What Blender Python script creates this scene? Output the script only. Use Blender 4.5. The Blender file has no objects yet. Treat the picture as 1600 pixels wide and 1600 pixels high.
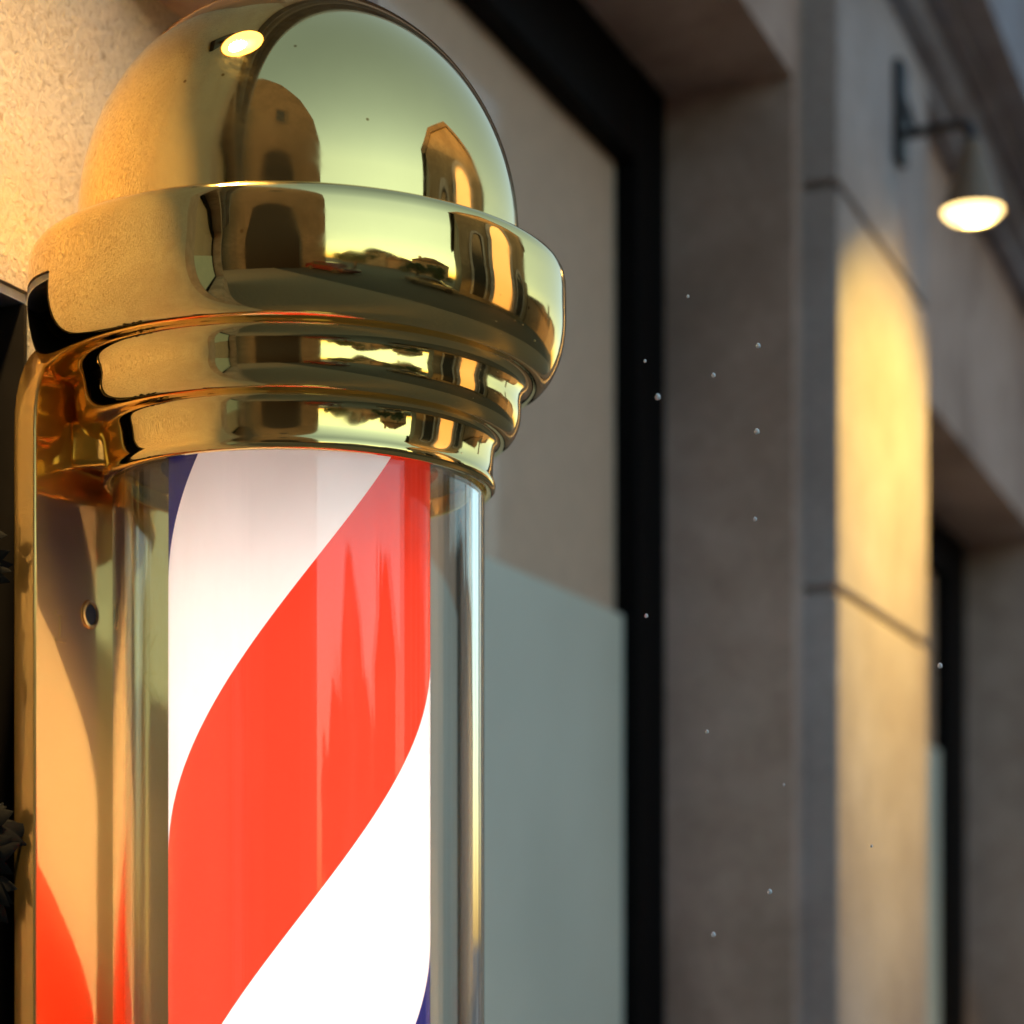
import bpy, bmesh, math, random
from mathutils import Vector, Matrix
random.seed(7)
S = bpy.context.scene
COL = S.collection

# ------------------------------------------------------------------ camera, sky, sun, exposure
K = 1.27            # metres per layout unit
EYE = 1.62          # eye height in metres
HEAD = math.radians(22.27)
FPX = 3240.0        # focal length in photograph pixels (1600 wide)
sH, cH = math.sin(HEAD), math.cos(HEAD)

cam = bpy.data.cameras.new('camera')
cam.sensor_width = 36.0
cam.lens = 36.0 * FPX / 1600.0
cam.shift_y = 655.0 / 1600.0
cam.clip_start, cam.clip_end = 0.05, 2000
cam.dof.use_dof = True
cam.dof.focus_distance = 1.03 * K
cam.dof.aperture_fstop = 5.0
camo = bpy.data.objects.new('camera', cam); COL.objects.link(camo)
camo.location = (0, 0, EYE)
camo.rotation_euler = (math.radians(90), 0, HEAD)
S.camera = camo

SUN_EL, SUN_AZ = math.radians(5.0), math.radians(285)     # azimuth clockwise from +Y: behind the shop
w = bpy.data.worlds.new('World'); S.world = w; w.use_nodes = True
nt = w.node_tree
sky = nt.nodes.new('ShaderNodeTexSky'); sky.sky_type = 'NISHITA'; sky.sun_disc = False
sky.sun_elevation = SUN_EL; sky.sun_rotation = SUN_AZ
sky.air_density = 1.0; sky.dust_density = 1.0; sky.ozone_density = 1.5
bg = nt.nodes['Background']; nt.links.new(sky.outputs[0], bg.inputs[0]); bg.inputs[1].default_value = 0.15
sun = bpy.data.lights.new('sun', 'SUN'); sun.energy = 0.4; sun.angle = math.radians(0.5); sun.color = (1, .72, .45)
suno = bpy.data.objects.new('sun', sun); COL.objects.link(suno)
sd = Vector((math.sin(SUN_AZ) * math.cos(SUN_EL), math.cos(SUN_AZ) * math.cos(SUN_EL), math.sin(SUN_EL)))
suno.rotation_euler = sd.to_track_quat('Z', 'Y').to_euler()
suno.location = (0, 0, 30)
S.view_settings.view_transform = 'Standard'; S.view_settings.look = 'None'
S.view_settings.exposure = 2.15; S.view_settings.gamma = 1.0
S.render.engine = 'CYCLES'
cy = S.cycles
cy.max_bounces = 16; cy.transmission_bounces = 16; cy.glossy_bounces = 8; cy.diffuse_bounces = 4; cy.transparent_max_bounces = 16
cy.use_denoising = True; cy.sample_clamp_indirect = 6.0; cy.blur_glossy = 0.3

# ------------------------------------------------------------------ helpers
def W(x, y, h):                       # layout units (h above the eye) -> metres
    return Vector((x * K, y * K, EYE + h * K))
def ray(px):
    u = (px - 800) / FPX
    return (-sH + u * cH, cH + u * sH)
def hit_x(px, x):                     # where the sight line of a column meets the wall plane x
    dx, dy = ray(px); t = x / dx
    return t * dy, t
def at(px, py, t):                    # a point at depth t
    dx, dy = ray(px)
    return W(dx * t, dy * t, (1455 - py) / FPX * t)

def add_box(bm, a, b):
    x0, x1 = sorted((a[0], b[0])); y0, y1 = sorted((a[1], b[1])); z0, z1 = sorted((a[2], b[2]))
    v = [bm.verts.new(p) for p in ((x0,y0,z0),(x1,y0,z0),(x1,y1,z0),(x0,y1,z0),(x0,y0,z1),(x1,y0,z1),(x1,y1,z1),(x0,y1,z1))]
    for f in ((3,2,1,0),(4,5,6,7),(0,1,5,4),(1,2,6,5),(2,3,7,6),(3,0,4,7)):
        bm.faces.new([v[i] for i in f])
def LB(bm, x0, x1, y0, y1, h0, h1):   # box in layout units
    add_box(bm, W(x0, y0, h0), W(x1, y1, h1))
def boxes(*bs):
    bm = bmesh.new()
    for b in bs: LB(bm, *b)
    return bm
def lathe(bm, prof, seg=96, c=(0, 0, 0), close=False):
    rings = []
    for r, z in prof:
        if r < 1e-6:
            rings.append([bm.verts.new((c[0], c[1], c[2] + z))])
        else:
            rings.append([bm.verts.new((c[0] + r * math.cos(2*math.pi*i/seg), c[1] + r * math.sin(2*math.pi*i/seg), c[2] + z)) for i in range(seg)])
    n = len(rings)
    for k in range(n if close else n - 1):
        A, B = rings[k], rings[(k + 1) % n]
        for i in range(seg):
            j = (i + 1) % seg
            if len(A) == 1 and len(B) == 1: continue
            if len(A) == 1: bm.faces.new((A[0], B[j], B[i]))
            elif len(B) == 1: bm.faces.new((A[i], A[j], B[0]))
            else: bm.faces.new((A[i], A[j], B[j], B[i]))
    bmesh.ops.recalc_face_normals(bm, faces=bm.faces)
def tube(bm, pts, r, seg=14):
    rings = []
    for i, p in enumerate(pts):
        p = Vector(p)
        d = (Vector(pts[min(i+1, len(pts)-1)]) - Vector(pts[max(i-1, 0)])).normalized()
        a = d.orthogonal().normalized() if i == 0 else (rings[-1][1] - d * rings[-1][1].dot(d)).normalized()
        b = d.cross(a)
        rr = r[i] if isinstance(r, (list, tuple)) else r
        rings.append(([bm.verts.new(p + a * rr * math.cos(2*math.pi*k/seg) + b * rr * math.sin(2*math.pi*k/seg)) for k in range(seg)], a))
    for q in range(len(rings) - 1):
        A, B = rings[q][0], rings[q+1][0]
        for k in range(seg):
            bm.faces.new((A[k], A[(k+1) % seg], B[(k+1) % seg], B[k]))
    bm.faces.new(rings[0][0][::-1]); bm.faces.new(rings[-1][0])
    bmesh.ops.recalc_face_normals(bm, faces=bm.faces)
def bevel(bm, w, seg=2):
    bmesh.ops.bevel(bm, geom=list(bm.edges), offset=w, segments=seg, affect='EDGES', profile=.5)
def obj(name, bm, mat, parent=None, smooth=None):
    """link a bmesh given in world metres as ONE mesh object, under an (unrotated) parent"""
    me = bpy.data.meshes.new(name); bm.to_mesh(me); bm.free()
    o = bpy.data.objects.new(name, me); COL.objects.link(o)
    if mat: me.materials.append(mat)
    if parent:
        off = Vector((0, 0, 0)); p = parent
        while p: off += p.location; p = p.parent
        me.transform(Matrix.Translation(-off)); o.parent = parent
    if smooth is not None:
        for f in me.polygons: f.use_smooth = True
        if smooth < 180: me.set_sharp_from_angle(angle=math.radians(smooth))
    return o
def tag(o, label=None, cat=None, group=None, kind=None):
    for k, v in (('label', label), ('category', cat), ('group', group), ('kind', kind)):
        if v: o[k] = v
    return o
def thing(name, label, cat, loc, group=None):
    o = bpy.data.objects.new(name, None); COL.objects.link(o); o.location = loc; o.empty_display_size = .1
    return tag(o, label, cat, group)
def copy_tree(o, parent=None):
    c = o.copy(); COL.objects.link(c); c.parent = parent
    for ch in list(o.children): copy_tree(ch, c)
    return c

# ------------------------------------------------------------------ materials
def new_mat(name):
    m = bpy.data.materials.new(name); m.use_nodes = True
    return m, m.node_tree.nodes, m.node_tree.links, m.node_tree.nodes['Principled BSDF']
def coords(N, L, scale, kind='Object'):
    tc = N.new('ShaderNodeTexCoord'); mp = N.new('ShaderNodeMapping'); mp.inputs['Scale'].default_value = scale if isinstance(scale, tuple) else (scale,)*3
    L.new(tc.outputs[kind], mp.inputs[0]); return mp.outputs[0]
def noise(N, L, vec, scale, detail=4, rough=.55, dist=0):
    n = N.new('ShaderNodeTexNoise'); n.inputs['Scale'].default_value = scale; n.inputs['Detail'].default_value = detail
    n.inputs['Roughness'].default_value = rough; n.inputs['Distortion'].default_value = dist
    L.new(vec, n.inputs['Vector']); return n.outputs['Fac']
def ramp(N, L, fac, stops, interp='LINEAR'):
    r = N.new('ShaderNodeValToRGB'); r.color_ramp.interpolation = interp
    e = r.color_ramp.elements
    while len(e) < len(stops): e.new(.5)
    for el, (p, c) in zip(e, stops): el.position = p; el.color = (*c, 1)
    L.new(fac, r.inputs[0]); return r.outputs[0]
def bump(N, L, P, h, strength, dist):
    b = N.new('ShaderNodeBump'); b.inputs['Strength'].default_value = strength; b.inputs['Distance'].default_value = dist
    L.new(h, b.inputs['Height']); L.new(b.outputs[0], P.inputs['Normal']); return b
def mixc(N, L, fac, a, b, mode='MIX'):
    m = N.new('ShaderNodeMix'); m.data_type = 'RGBA'; m.blend_type = mode
    if isinstance(fac, float): m.inputs[0].default_value = fac
    else: L.new(fac, m.inputs[0])
    for v, i in ((a, 6), (b, 7)):
        if isinstance(v, tuple): m.inputs[i].default_value = (*v, 1)
        else: L.new(v, m.inputs[i])
    return m.outputs[2]

def stone(name, lo, hi, stain, sc=1.0, bs=.25):
    m, N, L, P = new_mat(name)
    v = coords(N, L, 1.0)
    big = noise(N, L, v, 2.2*sc, 6, .6, .4); fine = noise(N, L, v, 60*sc, 5, .7); mid = noise(N, L, v, 11*sc, 6, .62, .3)
    c = ramp(N, L, mid, [(.3, lo), (.7, hi)])
    c = mixc(N, L, ramp(N, L, big, [(.42, (0,0,0)), (.68, (.85,.85,.85))]), c, stain)
    c = mixc(N, L, .35, c, ramp(N, L, fine, [(.3, (.55,.55,.55)), (.65, (1.1,1.1,1.1))]), 'MULTIPLY')
    L.new(c, P.inputs['Base Color']); P.inputs['Roughness'].default_value = .82; P.inputs['Specular IOR Level'].default_value = .25
    bump(N, L, P, fine, bs, .004)
    return m
M_STONE = stone('grey_brown_stone', (.50,.35,.275), (.64,.47,.385), (.32,.215,.16))
M_PIL = stone('pilaster_stone', (.45,.385,.36), (.57,.50,.475), (.37,.29,.25))
M_CORN = stone('cornice_stone', (.34,.335,.38), (.44,.44,.49), (.25,.22,.22))
M_FAR = stone('far_facade', (.20,.16,.12), (.28,.23,.18), (.15,.12,.09), .2, .1)
M_FAR2 = stone('far_facade_dark', (.13,.10,.08), (.19,.15,.12), (.10,.08,.06), .2, .1)

def stucco():
    m, N, L, P = new_mat('cream_stucco')
    v = coords(N, L, 1.0)
    a = noise(N, L, v, 170, 5, .62, .7); b = noise(N, L, v, 260, 3, .6); c0 = noise(N, L, v, 5, 6, .65, .6)
    vo = N.new('ShaderNodeTexVoronoi'); vo.inputs['Scale'].default_value = 26; L.new(v, vo.inputs['Vector'])
    c = ramp(N, L, a, [(.32, (.40,.33,.27)), (.5, (.56,.49,.42)), (.7, (.62,.55,.48))])
    pit = ramp(N, L, vo.outputs['Distance'], [(.06, (.45,.38,.32)), (.12, (1,1,1))])
    c = mixc(N, L, .5, c, pit, 'MULTIPLY')
    c = mixc(N, L, ramp(N, L, c0, [(.4, (0,0,0)), (.65, (1,1,1))]), c, mixc(N, L, .45, c, (.42,.32,.26)))
    L.new(c, P.inputs['Base Color']); P.inputs['Roughness'].default_value = .92; P.inputs['Specular IOR Level'].default_value = .15
    ad = N.new('ShaderNodeMath'); ad.operation = 'MULTIPLY_ADD'; L.new(b, ad.inputs[0]); ad.inputs[1].default_value = .35; L.new(a, ad.inputs[2])
    ad2 = N.new('ShaderNodeMath'); ad2.operation = 'MULTIPLY_ADD'; L.new(c0, ad2.inputs[0]); ad2.inputs[1].default_value = 2.2; L.new(ad.outputs[0], ad2.inputs[2])
    bump(N, L, P, ad2.outputs[0], .45, .006)
    return m
M_STUCCO = stucco()

def simple(name, col, rough=.5, metal=0.0, var=.15, sc=30, spec=.5):
    m, N, L, P = new_mat(name)
    v = coords(N, L, 1.0); f = noise(N, L, v, sc, 5)
    lo = tuple(c*(1-var) for c in col); hi = tuple(min(1, c*(1+var)) for c in col)
    L.new(ramp(N, L, f, [(.3, lo), (.7, hi)]), P.inputs['Base Color'])
    P.inputs['Metallic'].default_value = metal; P.inputs['Specular IOR Level'].default_value = spec
    r = N.new('ShaderNodeMapRange'); r.inputs['To Min'].default_value = max(0, rough-.06); r.inputs['To Max'].default_value = rough+.06
    L.new(f, r.inputs['Value']); L.new(r.outputs[0], P.inputs['Roughness'])
    return m
M_FRAME = simple('black_window_metal', (.006,.005,.005), .6, spec=.05)
M_IRON = simple('dark_bronze_lamp_metal', (.035,.030,.030), .5, .3)
M_SHADE = simple('bronze_lamp_shade', (.24,.16,.10), .5, .4)
M_BLIND = simple('beige_blind_fabric', (.90,.65,.47), .9, var=.06)
M_DOOR = simple('dark_door_paint', (.02,.015,.012), .5, spec=.3)
M_SOFFIT = simple('slate_soffit_panel', (.26,.31,.46), .5)
M_ASPHALT = simple('asphalt', (.06,.058,.055), .85, var=.35, sc=120)
M_PAVE = simple('paving_stone', (.20,.17,.14), .75, var=.25, sc=20)
M_BARK = simple('bark', (.07,.05,.035), .9)
M_LEAF = simple('leaf', (.04,.065,.025), .6)
M_TWIG = simple('dry_dark_leaf', (.010,.008,.006), .85, spec=.1)
M_POT = simple('clay_pot', (.16,.08,.05), .8)
M_STEEL = simple('dull_screw_steel', (.22,.17,.12), .4, 1.0)
M_MOTE = simple('pale_dust', (.85,.85,.84), .8)
M_FARGLASS = simple('far_window_glass', (.03,.03,.03), .15)

def gold(name, col, rough, wav=.0, smudge=0):
    m, N, L, P = new_mat(name)
    v = coords(N, L, 1.0)
    P.inputs['Metallic'].default_value = 1.0
    sm = noise(N, L, v, 14, 4, .6)
    L.new(ramp(N, L, sm, [(.3, tuple(c*.93 for c in col)), (.7, col)]), P.inputs['Base Color'])
    sc = noise(N, L, v, 35, 6, .7)
    r = N.new('ShaderNodeMapRange'); r.inputs['From Min'].default_value = .35; r.inputs['From Max'].default_value = .75
    r.inputs['To Min'].default_value = rough; r.inputs['To Max'].default_value = rough + .05
    L.new(sc, r.inputs['Value']); L.new(r.outputs[0], P.inputs['Roughness'])
    if smudge:
        vo = N.new('ShaderNodeTexVoronoi'); vo.inputs['Scale'].default_value = 42; L.new(v, vo.inputs['Vector'])
        src_ = P.inputs['Base Color'].links[0].from_socket
        spots = ramp(N, L, vo.outputs['Distance'], [(.035, (.42,.33,.22)), (.06, (1,1,1))])
        keep = ramp(N, L, noise(N, L, v, 13, 3), [(.52, (0,0,0)), (.56, (1,1,1))])
        L.new(mixc(N, L, keep, src_, mixc(N, L, 1.0, src_, spots, 'MULTIPLY')), P.inputs['Base Color'])
        sm2 = noise(N, L, v, 9, 8, .72, .8); r.inputs['From Min'].default_value = .46; r.inputs['From Max'].default_value = .72; r.inputs['To Max'].default_value = rough + smudge; L.new(sm2, r.inputs['Value'])
    if wav: bump(N, L, P, noise(N, L, v, 7, 2, .4), wav, .01)
    return m
M_GOLD = gold('polished_brass', (1.0,.69,.235), .03, .05, .16)
M_PLATE = gold('brass_plate', (.82,.52,.165), .05, .05)
def satin(m):
    N, L = m.node_tree.nodes, m.node_tree.links; P = N['Principled BSDF']; out = N['Material Output']
    g = N.new('ShaderNodeBsdfGlossy'); g.inputs['Roughness'].default_value = .5; g.inputs['Color'].default_value = (.80,.49,.15,1)
    mx = N.new('ShaderNodeMixShader'); mx.inputs[0].default_value = .5
    L.new(P.outputs[0], mx.inputs[1]); L.new(g.outputs[0], mx.inputs[2]); L.new(mx.outputs[0], out.inputs[0])
satin(M_PLATE)

def glass_tube_mat():
    m, N, L, P = new_mat('clear_acrylic_tube')
    P.inputs['Base Color'].default_value = (.97,.98,.97,1); P.inputs['Transmission Weight'].default_value = 1
    P.inputs['IOR'].default_value = 1.40; P.inputs['Specular IOR Level'].default_value = .06; P.inputs['Roughness'].default_value = 0
    return m
M_TUBE = glass_tube_mat()

def pane_mat():
    m, N, L, P = new_mat('window_glass')
    N.remove(P); out = N['Material Output']
    t = N.new('ShaderNodeBsdfTransparent'); t.inputs[0].default_value = (.97,.97,.96,1)
    g = N.new('ShaderNodeBsdfGlossy'); g.inputs['Roughness'].default_value = .05; g.inputs['Color'].default_value = (.45,.45,.45,1)
    fr = N.new('ShaderNodeFresnel'); fr.inputs['IOR'].default_value = 1.5
    mx = N.new('ShaderNodeMixShader')
    ge = N.new('ShaderNodeNewGeometry'); iv = N.new('ShaderNodeMath'); iv.operation = 'MULTIPLY_ADD'; iv.inputs[1].default_value = -1; iv.inputs[2].default_value = 1
    L.new(ge.outputs['Backfacing'], iv.inputs[0]); mu = N.new('ShaderNodeMath'); mu.operation = 'MULTIPLY'; L.new(iv.outputs[0], mu.inputs[0]); L.new(fr.outputs[0], mu.inputs[1])
    L.new(mu.outputs[0], mx.inputs[0]); L.new(t.outputs[0], mx.inputs[1]); L.new(g.outputs[0], mx.inputs[2]); L.new(mx.outputs[0], out.inputs[0])
    return m
M_PANE = pane_mat()

def film_mat():
    m, N, L, P = new_mat('frosted_green_film')
    v = coords(N, L, 1.0)
    L.new(ramp(N, L, noise(N, L, v, 3, 3), [(.3, (.66,.67,.54)), (.7, (.74,.75,.61))]), P.inputs['Base Color'])
    P.inputs['Roughness'].default_value = .55; P.inputs['Specular IOR Level'].default_value = .4
    return m
M_FILM = film_mat()

POLE = (-0.5205, 0.9747)                     # pole axis, layout units
ZD = 1.1                                   # its depth
def rz(rpx, ypx):                          # silhouette pixel -> (radius, world z) in metres
    return (rpx / FPX * ZD * K, EYE + (1455 - ypx) / FPX * ZD * K)
PXM = ZD * K / FPX                          # metres per pixel at the pole
YAW = math.atan2(.475, .886)

def stripes_mat():
    """lit from inside: stripes printed on a translucent sleeve"""
    m, N, L, P = new_mat('striped_sleeve')
    N.remove(P); out = N['Material Output']
    tc = N.new('ShaderNodeTexCoord'); sp = N.new('ShaderNodeSeparateXYZ'); L.new(tc.outputs['Object'], sp.inputs[0])
    def math_(op, a, b=None):
        n = N.new('ShaderNodeMath'); n.operation = op
        for v, i in ((a, 0), (b, 1)):
            if v is None: continue
            if isinstance(v, (int, float)): n.inputs[i].default_value = v
            else: L.new(v, n.inputs[i])
        return n.outputs[0]
    phi = math_('ARCTAN2', sp.outputs[0], math_('MULTIPLY', sp.outputs[1], -1.0))
    yc = math_('SUBTRACT', 1455.0, math_('MULTIPLY', sp.outputs[2], 1.0 / PXM))
    q = math_('DIVIDE', math_('SUBTRACT', math_('ADD', yc, math_('MULTIPLY', phi, 268.0)), 939.0), 1684.0)
    q = math_('FRACT', math_('ADD', q, 3.0))
    RED, WHT, BLU = (.78,.052,.024), (.86,.85,.84), (.022,.024,.14)
    col = ramp(N, L, q, [(0, RED), (.292, WHT), (.55, BLU), (.752, WHT)], 'CONSTANT')
    col = mixc(N, L, .12, col, ramp(N, L, noise(N, L, coords(N, L, (1, 1, .35)), 22, 6, .65), [(.35, (.55,.53,.50)), (.6, (1,1,1))]), 'MULTIPLY')
    tr = N.new('ShaderNodeBsdfTranslucent'); df = N.new('ShaderNodeBsdfDiffuse'); gl = N.new('ShaderNodeBsdfGlossy'); gl.inputs['Roughness'].default_value = .12
    L.new(col, tr.inputs[0]); L.new(col, df.inputs[0])
    m1 = N.new('ShaderNodeMixShader'); m1.inputs[0].default_value = .5; L.new(tr.outputs[0], m1.inputs[1]); L.new(df.outputs[0], m1.inputs[2])
    fr = N.new('ShaderNodeFresnel'); fr.inputs['IOR'].default_value = 1.4
    m2 = N.new('ShaderNodeMixShader'); sc_ = N.new('ShaderNodeMath'); sc_.operation = 'MULTIPLY'; sc_.inputs[1].default_value = .3; L.new(fr.outputs[0], sc_.inputs[0]); L.new(sc_.outputs[0], m2.inputs[0]); L.new(m1.outputs[0], m2.inputs[1]); L.new(gl.outputs[0], m2.inputs[2])
    L.new(m2.outputs[0], out.inputs[0])
    return m
M_STRIPES = stripes_mat()

def emit(name, col, st):
    m, N, L, P = new_mat(name)
    v = coords(N, L, 1.0)
    L.new(ramp(N, L, noise(N, L, v, 20), [(.3, tuple(c*.97 for c in col)), (.7, col)]), P.inputs['Emission Color'])
    P.inputs['Emission Strength'].default_value = st; P.inputs['Base Color'].default_value = (.8,.8,.8,1)
    return m
M_BULB = emit('warm_lamp_diffuser', (1,.68,.26), 1.2)
M_TUBELIGHT = emit('warm_light_tube', (1,.87,.77), 3.1)
M_LITWIN = emit('lit_far_window', (1,.50,.12), .28)

# ------------------------------------------------------------------ setting: ground
bm = bmesh.new(); add_box(bm, (-300, -300, -1.2), (300, 300, -.13)); tag(obj('road', bm, M_ASPHALT), kind='structure')
bm = bmesh.new(); add_box(bm, (-.98*K, -30, -.126), (2.6, 60, 0)); bevel(bm, .01, 1); tag(obj('pavement', bm, M_PAVE), kind='structure')

# ------------------------------------------------------------------ the shop building
WX, GX, PX_ = -.67, -.862, -.6235            # wall face, glass plane, pilaster face
Y_DOOR = hit_x(45, WX)[0]                   # far jamb of the doorway
Y_PIER = 1.12                               # far edge of the stucco pier
Y_J1 = 2.58; Y_P0, Y_P1 = 2.63, 3.227; Y_W2 = 3.33; Y_J2 = 4.80
H_DOOR, H_W1, H_W2, H_CORN = .343, 1.09, .885, 1.33
HB = -1.27                                  # a little below the pavement
H_SILL = -.62; Y_DL = .868; Y_ST = .34
bld = thing('shop_building', 'grey brown stone shopfront with tall black framed windows, cream stucco pier and cornice', 'building', W(WX, 1.5, HB))

bm = bmesh.new()                            # stucco round the doorway
BK = -1.6
LB(bm, BK, WX, Y_DOOR, Y_PIER, HB, H_CORN)
LB(bm, BK, WX, Y_DL, Y_DOOR, H_DOOR + .004, H_CORN)
LB(bm, BK, WX, Y_ST, Y_DL, HB, H_CORN)
bmesh.ops.remove_doubles(bm, verts=bm.verts, dist=1e-5)
obj('stucco_wall', bm, M_STUCCO, bld)
bm = bmesh.new()                            # stone wall round both windows
def wall_bay(y0, y1, head):
    LB(bm, BK, WX, y0, y1, head, H_CORN)
    LB(bm, BK, WX, y0, y1, HB, H_SILL)
wall_bay(Y_PIER, Y_J1, H_W1)
LB(bm, BK, WX, Y_J1, Y_W2, HB, H_CORN)
wall_bay(Y_W2, Y_J2, H_W2)
LB(bm, BK, WX, Y_J2, 22, HB, H_CORN)
LB(bm, BK, WX, -2.4, -2.2, HB, H_CORN); LB(bm, BK, WX, .18, Y_ST, HB, H_CORN); LB(bm, BK, WX, -2.2, .18, 1.22, H_CORN); LB(bm, BK, WX, -2.2, .18, HB, H_SILL)
obj('stone_wall', bm, M_STONE, bld)
bm = boxes((BK, WX + .01, -2.4, 22, H_CORN + .2, 6.6)); obj('upper_wall', bm, M_CORN, bld)

bm = bmesh.new()                            # pilaster: blocks with open joints
js = [HB, -.82, -.21, .441, .964, H_CORN]
for a, b in zip(js[:-1], js[1:]):
    LB(bm, WX - .01, PX_, Y_P0, Y_P1, a + .0055, b - .0055)
bevel(bm, .004, 2)
LB(bm, WX - .01, PX_ - .014, Y_P0 + .014, Y_P1 - .014, HB, H_CORN)
obj('pilaster', bm, M_PIL, bld)

prof = [(-.02, 0), (.035, 0), (.035, .018), (.045, .022), (.06, .028), (.072, .045), (.072, .055), (.10, .055), (.10, .068), (.112, .072), (.15, .072), (.15, .40), (.12, .42), (-.02, .45)]
bm = bmesh.new()
va = [[bm.verts.new(W(WX + p, y, H_CORN + z)) for p, z in prof] for y in (-2.4, 22)]
n = len(prof)
for i in range(n):
    j = (i + 1) % n
    bm.faces.new((va[0][i], va[0][j], va[1][j], va[1][i]))
bm.faces.new(va[0]); bm.faces.new(va[1][::-1]); bmesh.ops.recalc_face_normals(bm, faces=bm.faces)
obj('cornice', bm, M_CORN, bld)
bm = boxes((WX - .02, WX + .10, 1.015, 1.175, .56, .80)); bevel(bm, .006, 2)
obj('corbel', bm, M_STONE, bld)

def window(y0, y1, head, fr_far, fr_top):
    bm = bmesh.new()
    fx0, fx1 = GX - .02, GX + .022
    LB(bm, fx0, fx1, y1 - fr_far, y1, H_SILL, head)                    # far stile
    LB(bm, fx0, fx1, y0, y0 + .06, H_SILL, head)
    LB(bm, fx0 + .002, fx1 - .002, y0 + .06, y1 - fr_far, head - fr_top, head)
    LB(bm, fx0 + .002, fx1 - .002, y0 + .06, y1 - fr_far, H_SILL, H_SILL + .07)
    bevel(bm, .003, 1)
    f = obj('window', bm, M_FRAME, bld)
    ya, yb, ha, hb = y0 + .05, y1 - fr_far + .01, H_SILL + .06, head - fr_top + .01
    obj('pane', boxes((GX - .004, GX, ya, yb, ha, hb)), M_PANE, f)
    bm = boxes((GX + .001, GX + .0022, y0 + .061, y1 - fr_far - .001, H_SILL + .071, .398)); obj('frosted_film', bm, M_FILM, f)
    bm = bmesh.new()                                                    # roller blind with soft vertical waves
    nn = 60; cols = []
    for i in range(nn + 1):
        y = ya + (yb - ya) * i / nn; x = GX - .010 + .0006 * math.sin(i * .35)
        cols.append([bm.verts.new(W(x, y, h)) for h in (ha, hb + .05)])
    for i in range(nn): bm.faces.new((cols[i][0], cols[i+1][0], cols[i+1][1], cols[i][1]))
    obj('blind', bm, M_BLIND, f, 180)
window(Y_PIER, Y_J1, H_W1, Y_J1 - 2.470, .121)
window(-2.2, .18, 1.22, .09, .10)
window(Y_W2, Y_J2, H_W2, .21, .10)

bm = boxes((-.96, WX - .002, Y_DL, Y_DOOR, H_DOOR - .002, H_DOOR + .003)); obj('niche_soffit', bm, M_SOFFIT, bld)
bm = boxes((-.90, WX - .001, Y_DOOR - .003, Y_DOOR + .002, HB, H_DOOR - .003), (-.90, WX - .001, Y_DL - .002, Y_DL + .003, HB, H_DOOR - .003)); obj('niche_lining', bm, M_DOOR, bld)
bm = boxes((-.95, -.905, Y_DL + .004, Y_DOOR - .004, HB, H_DOOR - .004)); obj('niche_panel', bm, M_DOOR, bld)

# ------------------------------------------------------------------ barber pole
pole = thing('barber_pole', 'lit barber pole with brass dome cap and red and white spiral in clear tube', 'barber pole', W(POLE[0], POLE[1], -.75))
cx, cyy = POLE[0] * K, POLE[1] * K
def pole_lathe(name, pr, mat, parent=pole, seg=160, sharp=50, close=False):
    bm = bmesh.new(); lathe(bm, pr, seg, (cx, cyy, 0), close)
    return obj(name, bm, mat, parent, sharp)
DC, DR, DV = 371, 341, 361
dome = []
for i in range(0, 41):
    a = math.radians(90 * i / 40)
    dome.append(rz(DR * math.sin(a), DC - DV * math.cos(a)))
dome += [rz(DR, 395), rz(DR, 425), rz(DR, 440)]
pole_lathe('dome', dome, M_GOLD)
def arc(r0, y0, r1, y1, n=12, kind='convex'):
    out = []
    for i in range(n + 1):
        a = math.pi / 2 * i / n
        if kind == 'convex': out.append((r1 + (r0 - r1) * math.cos(a), y0 + (y1 - y0) * math.sin(a)))
        else: out.append((r0 + (r1 - r0) * math.sin(a), y0 + (y1 - y0) * (1 - math.cos(a))))
    return out
col = [(330, 421), (341, 420), (344, 416), (348, 414.5), (352, 416), (355, 420), (360, 422), (392, 426), (403, 429), (409, 433), (413, 440), (414.5, 450), (415, 470), (415, 495)]
col += arc(415, 502, 364, 606, 22)[1:] + [(359, 607), (354, 610), (350, 615), (347, 622), (345.5, 630), (345, 642)]
col += arc(345, 645, 314, 693, 14)[1:] + [(309, 694), (305.5, 698), (303.5, 705), (302, 716), (301, 735), (301, 748), (303, 754), (305, 760), (304, 766), (300, 770), (293, 771), (290, 768), (290, 700)]
pole_lathe('collar', [rz(*p) for p in col], M_GOLD, sharp=70)
M_INNER = simple('grey_inner_plate', (.22,.21,.20), .25, .8)
pole_lathe('inner_plate', [rz(289, 742), rz(215, 742), rz(212, 730), rz(0, 730)], M_INNER, seg=96)
YB = 2500                                    # far below the frame: the foot of the tube
pole_lathe('glass_tube', [rz(288, 720), rz(288, YB + 20), rz(270, YB + 20), rz(270, 720)], M_TUBE, seg=160, close=True)
low = [(0, YB - 20), (200, YB - 20), (289, YB - 20), (300, YB - 14), (300, YB + 40), (312, YB + 50), (341, YB + 70), (342, YB + 110), (360, YB + 130), (412, YB + 190), (414, YB + 300), (345, YB + 320)]
low += [rr for rr in [(345 * math.cos(math.radians(a)), YB + 322 + 250 * math.sin(math.radians(a))) for a in range(8, 90, 8)]] + [(0, YB + 572)]
pole_lathe('base_cup', [rz(*p) for p in low], M_GOLD)
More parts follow.
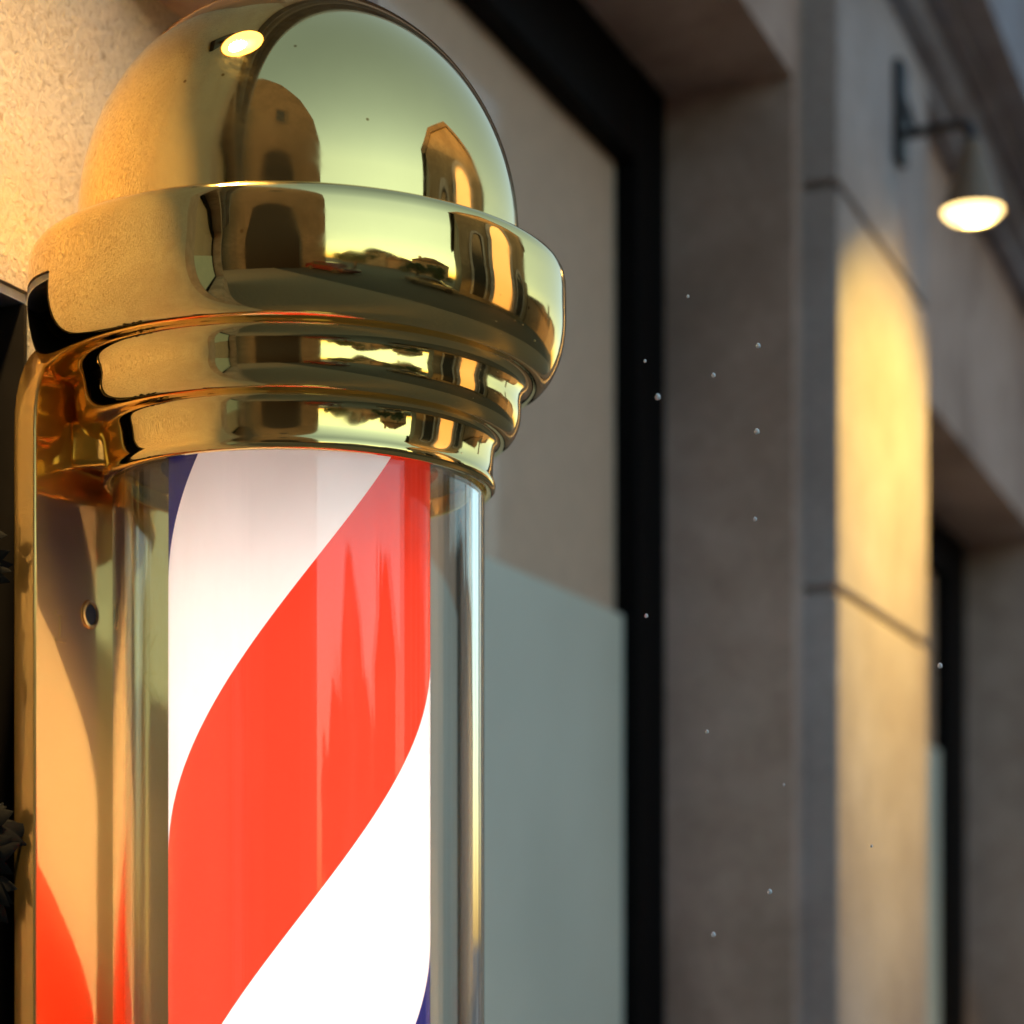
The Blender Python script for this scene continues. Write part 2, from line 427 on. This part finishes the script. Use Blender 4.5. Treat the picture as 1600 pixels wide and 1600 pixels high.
# striped sleeve: its own origin on the axis at eye level, turned to the street
bm = bmesh.new(); lathe(bm, [(203 * PXM, (1455 - 728) * PXM), (203 * PXM, (1455 - YB) * PXM)], 160)
sl = obj('striped_sleeve', bm, M_STRIPES, None, 180)
sl.parent = pole; sl.location = (0, 0, EYE - pole.location.z); sl.rotation_euler = (0, 0, YAW)
pole_lathe('light_tube', [rz(0, 860), rz(36, 863), rz(40, 875), rz(40, YB - 60), rz(0, YB - 56)], M_TUBELIGHT, seg=24)
# back plate: a long brass board with rounded top corners, bevelled edges and a screw hole
PB0, PB1 = -.645, -.631
y0, y1, ht, hb = .894, 1.054, .309, -.70
bm = bmesh.new(); pts = []
for (cy0, a0) in ((y1 - .03, 0), (y0 + .03, 90)):
    for i in range(9):
        a = math.radians(a0 + 90 * i / 8); pts.append((cy0 + .03 * math.cos(a), ht - .05 + .05 * math.sin(a)))
pts += [(y0, hb), (y1, hb)]
hole_c = (hit_x(140, PB1)[0], (1455 - 960) / FPX * hit_x(140, PB1)[1])
f = bm.faces.new([bm.verts.new(W(PB1, y, h)) for y, h in pts])
r = bmesh.ops.extrude_face_region(bm, geom=[f]); 
for v in r['geom']:
    if isinstance(v, bmesh.types.BMVert): v.co.x = PB0 * K
bmesh.ops.recalc_face_normals(bm, faces=bm.faces)
be = [e for e in bm.edges if abs(e.verts[0].co.x - e.verts[1].co.x) < 1e-6]
bmesh.ops.bevel(bm, geom=be, offset=.0022, segments=3, affect='EDGES', profile=.5)
bp = obj('back_plate', bm, M_PLATE, pole, 40)
bm = bmesh.new()
lathe(bm, [(0, .0006), (.0070, .0006), (.0074, .0016), (.0086, .0020), (.0096, .0014), (.0100, .0)], 32)
bm.transform(Matrix.Translation(W(PB1, *hole_c)) @ Matrix.Rotation(math.radians(90), 4, 'Y'))
sc = obj('screw_hole', bm, M_PLATE, bp, 40)
bm = bmesh.new(); lathe(bm, [(0, .0011), (.0066, .0011), (.0070, .0007)], 24)
bm.transform(Matrix.Translation(W(PB1, *hole_c)) @ Matrix.Rotation(math.radians(90), 4, 'Y'))
obj('screw', bm, simple('dark_screw', (.012,.009,.007), .6), bp, 40)
ys, ts = hit_x(95, PB1); hs = (1455 - 980) / FPX * ts
bm = boxes((PB1 - .001, PB1 + .0005, ys - .0012, ys + .0012, hs - .006, hs + .006), (PB1 - .001, PB1 + .0005, ys - .005, ys + .005, hs + .006, hs + .0078), (PB1 - .001, PB1 + .0005, ys - .005, ys + .005, hs - .0078, hs - .006))
bevel(bm, .0002, 1); obj('stamped_mark', bm, M_PLATE, bp)
# bracket blocks from the wall, through the plate, to the collar; standoffs behind the plate
zc = lambda y: (1455 - y) / FPX * ZD
for ya, yb in ((655, 735), (YB + 30, YB + 110)):
    bm = boxes((PB1 - .002, POLE[0] - .075, POLE[1] - .05, POLE[1] + .05, zc(yb), zc(ya))); bevel(bm, .006, 3)
    obj('bracket', bm, M_GOLD, pole, 40)
    bm = boxes((WX - .005, PB0 + .002, POLE[1] - .03, POLE[1] + .05, zc(yb), zc(ya))); obj('standoff', bm, M_STEEL, pole)

# ------------------------------------------------------------------ wall lamps
LAMP_W = .68
def make_lamp(label, loc):
    t = thing('wall_lamp', label, 'wall lamp', loc, 'bracket lamps on the shopfront')
    o = Vector(loc); A = lambda x, y, z: o + Vector((x, y, z)) * K
    bm = bmesh.new(); a, b = A(0, -.024, -.052), A(.014, .024, .092); add_box(bm, a, b); bevel(bm, .004, 2); obj('wall_plate', bm, M_IRON, t, 40)
    bm = bmesh.new(); tube(bm, [A(.010, 0, -.012), A(.05, 0, -.010), A(.090, 0, -.008), A(.103, 0, -.010), A(.109, 0, -.020), A(.110, 0, -.045)], .0075 * K)
    tube(bm, [A(.010, 0, .045), A(.018, 0, .022), A(.026, 0, -.004)], .005 * K, 8); obj('arm', bm, M_IRON, t, 40)
    c = A(.110, 0, -.014)
    bm = bmesh.new()
    lathe(bm, [(r * K, z * K) for r, z in [(0, -.020), (.012, -.020), (.016, -.024), (.018, -.040), (.020, -.050), (.028, -.070), (.038, -.100), (.0435, -.116), (.0445, -.122), (.043, -.122), (.037, -.102), (.026, -.075), (0, -.060)]], 48, c)
    obj('shade', bm, M_SHADE, t, 50)
    bm = bmesh.new()
    lathe(bm, [(r * K, z * K) for r, z in [(0, -.108), (.037, -.110), (.0415, -.117), (.0405, -.123), (.033, -.131), (.02, -.136), (0, -.138)]], 40, c)
    obj('diffuser', bm, M_BULB, t, 60)
    # wall-washing reflector: the light is spread evenly down the wall, as in a photometric file
    l = bpy.data.lights.new('lamp_light', 'POINT'); l.energy = LAMP_W; l.color = (1, .64, .12); l.shadow_soft_size = .02; l.use_nodes = True
    N, L = l.node_tree.nodes, l.node_tree.links
    def mth(op, a, b=None):
        n = N.new('ShaderNodeMath'); n.operation = op
        for v, q in ((a, 0), (b, 1)):
            if v is None: continue
            if isinstance(v, (int, float)): n.inputs[q].default_value = v
            else: L.new(v, n.inputs[q])
        return n.outputs[0]
    tc = N.new('ShaderNodeTexCoord'); sp = N.new('ShaderNodeSeparateXYZ'); L.new(tc.outputs['Normal'], sp.inputs[0])
    nx = mth('MAXIMUM', mth('MULTIPLY', sp.outputs[0], -1.0), .05)          # towards the wall
    dn = mth('DIVIDE', mth('MULTIPLY', sp.outputs[2], -1.0), nx)            # drop per unit of wall distance
    sd_ = mth('DIVIDE', sp.outputs[1], nx)
    q = mth('SUBTRACT', dn, mth('MULTIPLY', mth('MULTIPLY', sd_, sd_), .10))
    rp = N.new('ShaderNodeValToRGB'); rp.color_ramp.interpolation = 'B_SPLINE'
    stops = [(0, 0), (.012, .05), (.05, .42), (.12, 1), (.26, .72), (.45, .33), (.65, .15), (1, .05)]
    while len(rp.color_ramp.elements) < len(stops): rp.color_ramp.elements.new(.5)
    for e, (p_, v_) in zip(rp.color_ramp.elements, stops): e.position = p_; e.color = (v_, v_, v_, 1)
    L.new(mth('DIVIDE', q, 14.0), rp.inputs[0])
    side = mth('POWER', 2.718, mth('MULTIPLY', mth('MULTIPLY', sd_, sd_), -.075))
    fac = mth('DIVIDE', 1.0, mth('POWER', nx, 3.0))
    st = mth('MULTIPLY', mth('MULTIPLY', rp.outputs[0], side), mth('MINIMUM', fac, 900.0))
    L.new(st, N['Emission'].inputs['Strength'])
    lo = bpy.data.objects.new('lamp_light', l); COL.objects.link(lo); lo.parent = t; lo.location = Vector((.110, 0, -.160)) * K
    return t
yl, tl = hit_x(1400, PX_)
lamp = make_lamp('small dark bracket lamp glowing over the lit pilaster', W(PX_, yl, (1455 - 200) / FPX * tl))
lamp2 = copy_tree(lamp); lamp2.location = W(WX, .82, .80)
for q in lamp2.children:                    # a weaker bulb in this one
    if q.type == 'LIGHT': q.data = q.data.copy(); q.data.energy *= .27; q.data.color = (1, .72, .30)
lamp2['label'] = 'dark bracket lamp above the narrow niche lighting the cream stucco beside the brass dome'

# ------------------------------------------------------------------ plant by the doorway, poking into the left edge
def leaf(bm, p, d, ln, wd, up):
    d = d.normalized(); s = d.cross(up).normalized(); q = []
    n = 6
    for i in range(n + 1):
        f = i / n; c = p + d * ln * f - up * ln * .25 * f * f; ww = wd * math.sin(math.pi * min(.98, f * .9 + .08))
        q.append((bm.verts.new(c - s * ww), bm.verts.new(c + up * ww * .25), bm.verts.new(c + s * ww)))
    for a, b in zip(q[:-1], q[1:]):
        bm.faces.new((a[0], a[1], b[1], b[0])); bm.faces.new((a[1], a[2], b[2], b[1]))
base = at(-60, 1330, 1.06); base.z = 0
plant = thing('potted_plant', 'dark leafy twigs of a plant by the dark niche left of the brass plate', 'plant', base)
bm = bmesh.new(); lathe(bm, [(0, .0), (.10, .0), (.14, .26), (.155, .26), (.155, .30), (.135, .30), (.13, .27), (0, .27)], 32, base); obj('pot', bm, M_POT, plant, 40)
tip = at(-45, 800, 1.06)
bm = bmesh.new(); spine = [base + Vector((0, 0, .25)), base + Vector((.01, 0, .8)), at(-60, 1600, 1.06), at(-52, 1330, 1.06), at(-48, 1000, 1.06), tip]
tube(bm, spine, [.012, .010, .006, .005, .004, .002], 8); obj('stem', bm, M_BARK, plant, 60)
bm = bmesh.new(); rgt = Vector((cH, sH, 0)); fwd = Vector((-sH, cH, 0)); UP = Vector((0, 0, 1))
def clump(px, py, n, ln, spread):
    for i in range(n):
        p = at(px, py, 1.06)
        a = random.uniform(-1, 1) * spread
        d = rgt * math.cos(a) + UP * math.sin(a) + fwd * random.uniform(-.5, .3)
        leaf(bm, p + UP * random.uniform(-.02, .02), d, ln * random.uniform(.6, 1), ln * .17, (-fwd + rgt * random.uniform(-.4, .4) + UP * random.uniform(-.4, .4)).normalized())
clump(-42, 1335, 20, .040, 1.2)
clump(-45, 842, 8, .030, .5)
for k in range(26):
    py = random.choice([random.uniform(900, 1200), random.uniform(1450, 1900)]); p = at(-55, py, 1.06)
    a = random.uniform(0, 6.28); d = Vector((-abs(math.cos(a)), math.sin(a) * .6, random.uniform(-.2, .7)))
    leaf(bm, p, d, random.uniform(.04, .07), .010, UP)
obj('leaves', bm, M_TWIG, plant, 60)

# ------------------------------------------------------------------ across the street and down the road (seen in the brass and the glass)
def prism(bm, out, x0, x1):
    A = [bm.verts.new((x0, y, z)) for y, z in out]; B = [bm.verts.new((x1, y, z)) for y, z in out]; m_ = len(out)
    for k in range(m_): bm.faces.new((A[k], A[(k+1) % m_], B[(k+1) % m_], B[k]))
    bm.faces.new(A[::-1]); bm.faces.new(B); bmesh.ops.recalc_face_normals(bm, faces=bm.faces)
def archy(yc, hw, z0, z1, seg=14):
    return [(yc - hw, z0), (yc + hw, z0)] + [(yc + hw * math.cos(math.pi * k / seg), z1 - hw + hw * math.sin(math.pi * k / seg)) for k in range(seg + 1)]
corner = thing('corner_house', 'tall dark gabled house closing the street at the end opposite the pilaster', 'building', (1.8, -14, -.13))
def yprism(bm, out, y0, y1):
    A = [bm.verts.new((x, y0, z)) for x, z in out]; B = [bm.verts.new((x, y1, z)) for x, z in out]; m_ = len(out)
    for k in range(m_): bm.faces.new((A[k], A[(k+1) % m_], B[(k+1) % m_], B[k]))
    bm.faces.new(A[::-1]); bm.faces.new(B); bmesh.ops.recalc_face_normals(bm, faces=bm.faces)
bm = bmesh.new(); yprism(bm, [(-5, -.13), (7.4, -.13), (7.4, 8.5), (6.6, 11.5), (4.8, 14.2), (2.2, 16.4), (-.4, 17.4), (-2.8, 16.6), (-5, 14)], -20, -9); obj('wall', bm, M_FAR2, corner)
bm = bmesh.new(); yprism(bm, [(x, z) for x, z in archy(2.6, 2.1, -.12, 6.6)], -9.2, -8.9); a_ = obj('archway', bm, M_DOOR, corner)
bm = bmesh.new(); yprism(bm, [(-4.6, -.12), (-1.2, -.12), (-1.2, 11.0), (-4.6, 12.2)], -9.2, -8.7); obj('bay', bm, M_FAR, corner)
for x, z in ((2.6, 9.6),):
    bm = bmesh.new(); hw, hh = .5, 1.7
    for a, b in (((x-hw-.12, z-.12), (x-hw, z+hh+.12)), ((x+hw, z-.12), (x+hw+.12, z+hh+.12)), ((x-hw, z-.12), (x+hw, z)), ((x-hw, z+hh), (x+hw, z+hh+.12))):
        add_box(bm, (a[0], -9.0, a[1]), (b[0], -8.92, b[1]))
    fr = obj('window', bm, M_FAR2, corner)
    bm = bmesh.new(); add_box(bm, (x-hw, -9.0, z), (x+hw, -8.97, z+hh)); obj('pane', bm, M_FARGLASS, fr)
hall = thing('gabled_hall', 'brown gabled hall across the street with one glowing arched window', 'building', (15.5, 7.5, -.13))
bm = bmesh.new(); prism(bm, [(2.6, -.13), (13.4, -.13), (13.4, 8.2), (11.6, 10.6), (8, 12.4), (4.4, 10.6), (2.6, 8.2)], 11, 20); obj('wall', bm, M_FAR, hall)
bm = bmesh.new(); prism(bm, [(2.2, 8.0), (2.6, 8.2), (4.4, 10.6), (8, 12.4), (11.6, 10.6), (13.4, 8.2), (13.8, 8.0), (13.9, 8.4), (11.8, 11.1), (8, 13.0), (4.2, 11.1), (2.1, 8.4)], 10.8, 20.2); obj('roof', bm, M_FAR2, hall)
for yc, hw, z1, lit in ((8, 1.5, 8.4, True), (4.6, .7, 6.4, False), (11.4, .7, 6.4, False)):
    bm = bmesh.new()
    o_, i_ = archy(yc, hw * 1.35, .6, z1 + hw * .35), archy(yc, hw, .6, z1)
    for k in range(1, len(o_)):
        k2 = (k + 1) % len(o_)
        q = [bm.verts.new((x, *p)) for x, p in ((10.99, o_[k]), (10.99, o_[k2]), (10.8, o_[k2]), (10.8, o_[k]), (10.8, i_[k]), (10.8, i_[k2]), (10.99, i_[k]), (10.99, i_[k2]))]
        bm.faces.new((q[0], q[1], q[2], q[3])); bm.faces.new((q[3], q[2], q[5], q[4])); bm.faces.new((q[4], q[5], q[7], q[6]))
    fr = obj('window', bm, M_CORN, hall)
    bm = bmesh.new(); prism(bm, archy(yc, hw * .995, .61, z1 - .01), 10.95, 10.998); obj('pane', bm, M_LITWIN if lit else M_FARGLASS, fr)
def tree(label, x, y, h):
    t = thing('street_tree', label, 'tree', (x, y, -.13), 'trees on the far pavement')
    bm = bmesh.new(); tube(bm, [(x, y, -.13), (x + .05, y, h * .3), (x, y + .1, h * .7)], [.16, .12, .05], 10)
    for k in range(6):
        a = k * 1.05; tube(bm, [(x, y, h * (.3 + .05 * k)), (x + math.cos(a) * .8, y + math.sin(a) * .8, h * (.5 + .06 * k))], [.06, .02], 6)
    obj('trunk', bm, M_BARK, t, 60)
    bm = bmesh.new()
    blobs = [(random.gauss(0, .7), random.gauss(0, .7), h * random.uniform(.5, .95), random.uniform(.4, .75)) for _ in range(14)]
    for k in range(2600):
        bx, by, bz, br = random.choice(blobs)
        v = Vector((random.gauss(0, 1), random.gauss(0, 1), random.gauss(0, 1))).normalized() * br * random.uniform(.5, 1)
        p = Vector((x + bx, y + by, bz)) + v; u = Vector((random.gauss(0, 1), random.gauss(0, 1), random.gauss(0, 1))).normalized(); q = u.orthogonal().normalized()
        bm.faces.new([bm.verts.new(p + u * .09), bm.verts.new(p + q * .05), bm.verts.new(p - u * .09), bm.verts.new(p - q * .05)])
    obj('crown', bm, M_LEAF, t)
tree('leafy street tree standing nearest the dark gabled corner house', 8.6, -6.6, 3.9)
tree('leafy street tree standing between the other two beyond the road', 13, -2.2, 3.0)
tree('leafy street tree standing close to the gabled brown hall', 11.5, .2, 3.2)

for i, (ya, yb, hh, lab, xa) in enumerate(((-34, -25, 5.2, 'low far house with a flat roof, added to hide the horizon glow, beside the tallest one', 34), (-24.9, -17, 7.4, 'tallest far house of the row added beyond the trees to hide the horizon glow', 34), (-16.9, -9, 4.4, 'lowest far house of the row added beyond the trees to hide the horizon glow', 34), (-8.9, 1.5, 6.2, 'widest far house of the row added beyond the trees to hide the horizon glow', 34), (16, 38, 5.4, 'long low terrace added across the street just past the gabled hall to hide the horizon glow', 13), (38.1, 75, 8.5, 'tall plain terrace added across the street farthest past the gabled hall to hide the horizon glow', 13))):  # unseen far houses, added to keep the yellow horizon glow out of the reflections
    t = thing('horizon_screen_house', lab, 'house', (xa + 4, (ya + yb) / 2, -.13), 'far houses added across the street to hide the horizon glow')
    bm = bmesh.new(); add_box(bm, (xa, ya, -.13), (xa + 10, yb, hh)); obj('wall', bm, (M_FAR2, M_FAR)[i % 2], t)
    bm = bmesh.new(); prism(bm, [(ya - .2, hh + .01), (yb + .2, hh + .01), ((ya + yb) / 2 + 1.2, hh + 1.9), ((ya + yb) / 2 - 1.2, hh + 1.9)], xa - .4, xa + 10.4); rf = obj('roof', bm, M_BARK, t)
    bm = bmesh.new(); add_box(bm, (xa + 2, ya + 1.4, hh + .3), (xa + 3, ya + 2.2, hh + 2.6)); obj('chimney', bm, M_FAR2, rf)
M_CAR = simple('dark_red_car_paint', (.06,.012,.012), .25)
M_CAR2 = simple('grey_car_paint', (.12,.12,.12), .25)
M_TYRE = simple('tyre_rubber', (.015,.015,.015), .8)
def make_car(label, x, y, mat):
    t = thing('parked_car', label, 'car', (x, y, -.13), 'cars parked across the street'); g = -.13
    bm = bmesh.new()
    prism(bm, [(y-2.1, g+.28), (y+2.1, g+.28), (y+2.15, g+.62), (y+2.0, g+.78), (y+1.0, g+.90), (y+.45, g+1.38), (y-.9, g+1.42), (y-1.6, g+1.0), (y-2.1, g+.92), (y-2.18, g+.55)], x-.85, x+.85)
    bevel(bm, .06, 2); obj('body', bm, mat, t, 40)
    bm = bmesh.new()
    prism(bm, [(y+.85, g+.95), (y+.42, g+1.32), (y-.2, g+1.34), (y-.2, g+.95)], x-.87, x+.87); prism(bm, [(y-.28, g+.95), (y-.28, g+1.34), (y-.86, g+1.34), (y-1.35, g+.98)], x-.87, x+.87); obj('window', bm, M_FARGLASS, t)
    for wy in (-1.35, 1.35):
        for wx in (-.78, .78):
            bm = bmesh.new(); lathe(bm, [(0, -.1), (.22, -.1), (.32, -.08), (.33, 0), (.32, .08), (.22, .1), (0, .1)], 24)
            bm.transform(Matrix.Translation((x+wx, y+wy, g+.33)) @ Matrix.Rotation(math.radians(90), 4, 'Y')); obj('wheel', bm, M_TYRE, t, 40)
make_car('dark red car parked across the road before the leafy trees', 6.0, -6.6, M_CAR)
make_car('grey car parked across the road near the gabled hall', 9.4, .2, M_CAR2)

# ------------------------------------------------------------------ motes drifting in the air beside the pole
motes = [(1185,540,4),(1115,586,3.6),(1028,620,5),(1183,674,4.5),(1180,811,3.4),(1105,1143,3),(1203,1393,4),(1115,1460,4),(1469,1040,4.2),(1010,962,3.2),(1075,463,2.6),(1008,564,2.6),(1225,1226,2.2),(1362,1322,2.2)]
src = None
for i, (px, py, r) in enumerate(motes):
    t_ = 1.02 + .10 * ((i * 7) % 5) / 5
    if src is None:
        bm = bmesh.new(); bmesh.ops.create_icosphere(bm, subdivisions=2, radius=1)
        for v in bm.verts: v.co *= 1 + .15 * math.sin(v.co.x * 5 + v.co.z * 3)
        src = o = obj('dust_mote', bm, M_MOTE, None, 180)
        tag(o, 'tiny pale speck drifting in the air right of the barber pole', 'dust mote', 'specks drifting in the air')
    else:
        o = src.copy(); COL.objects.link(o)
    o.location = at(px, py, t_); s_ = r / FPX * t_ * K * .95; o.scale = (s_, s_, s_ * 1.15)
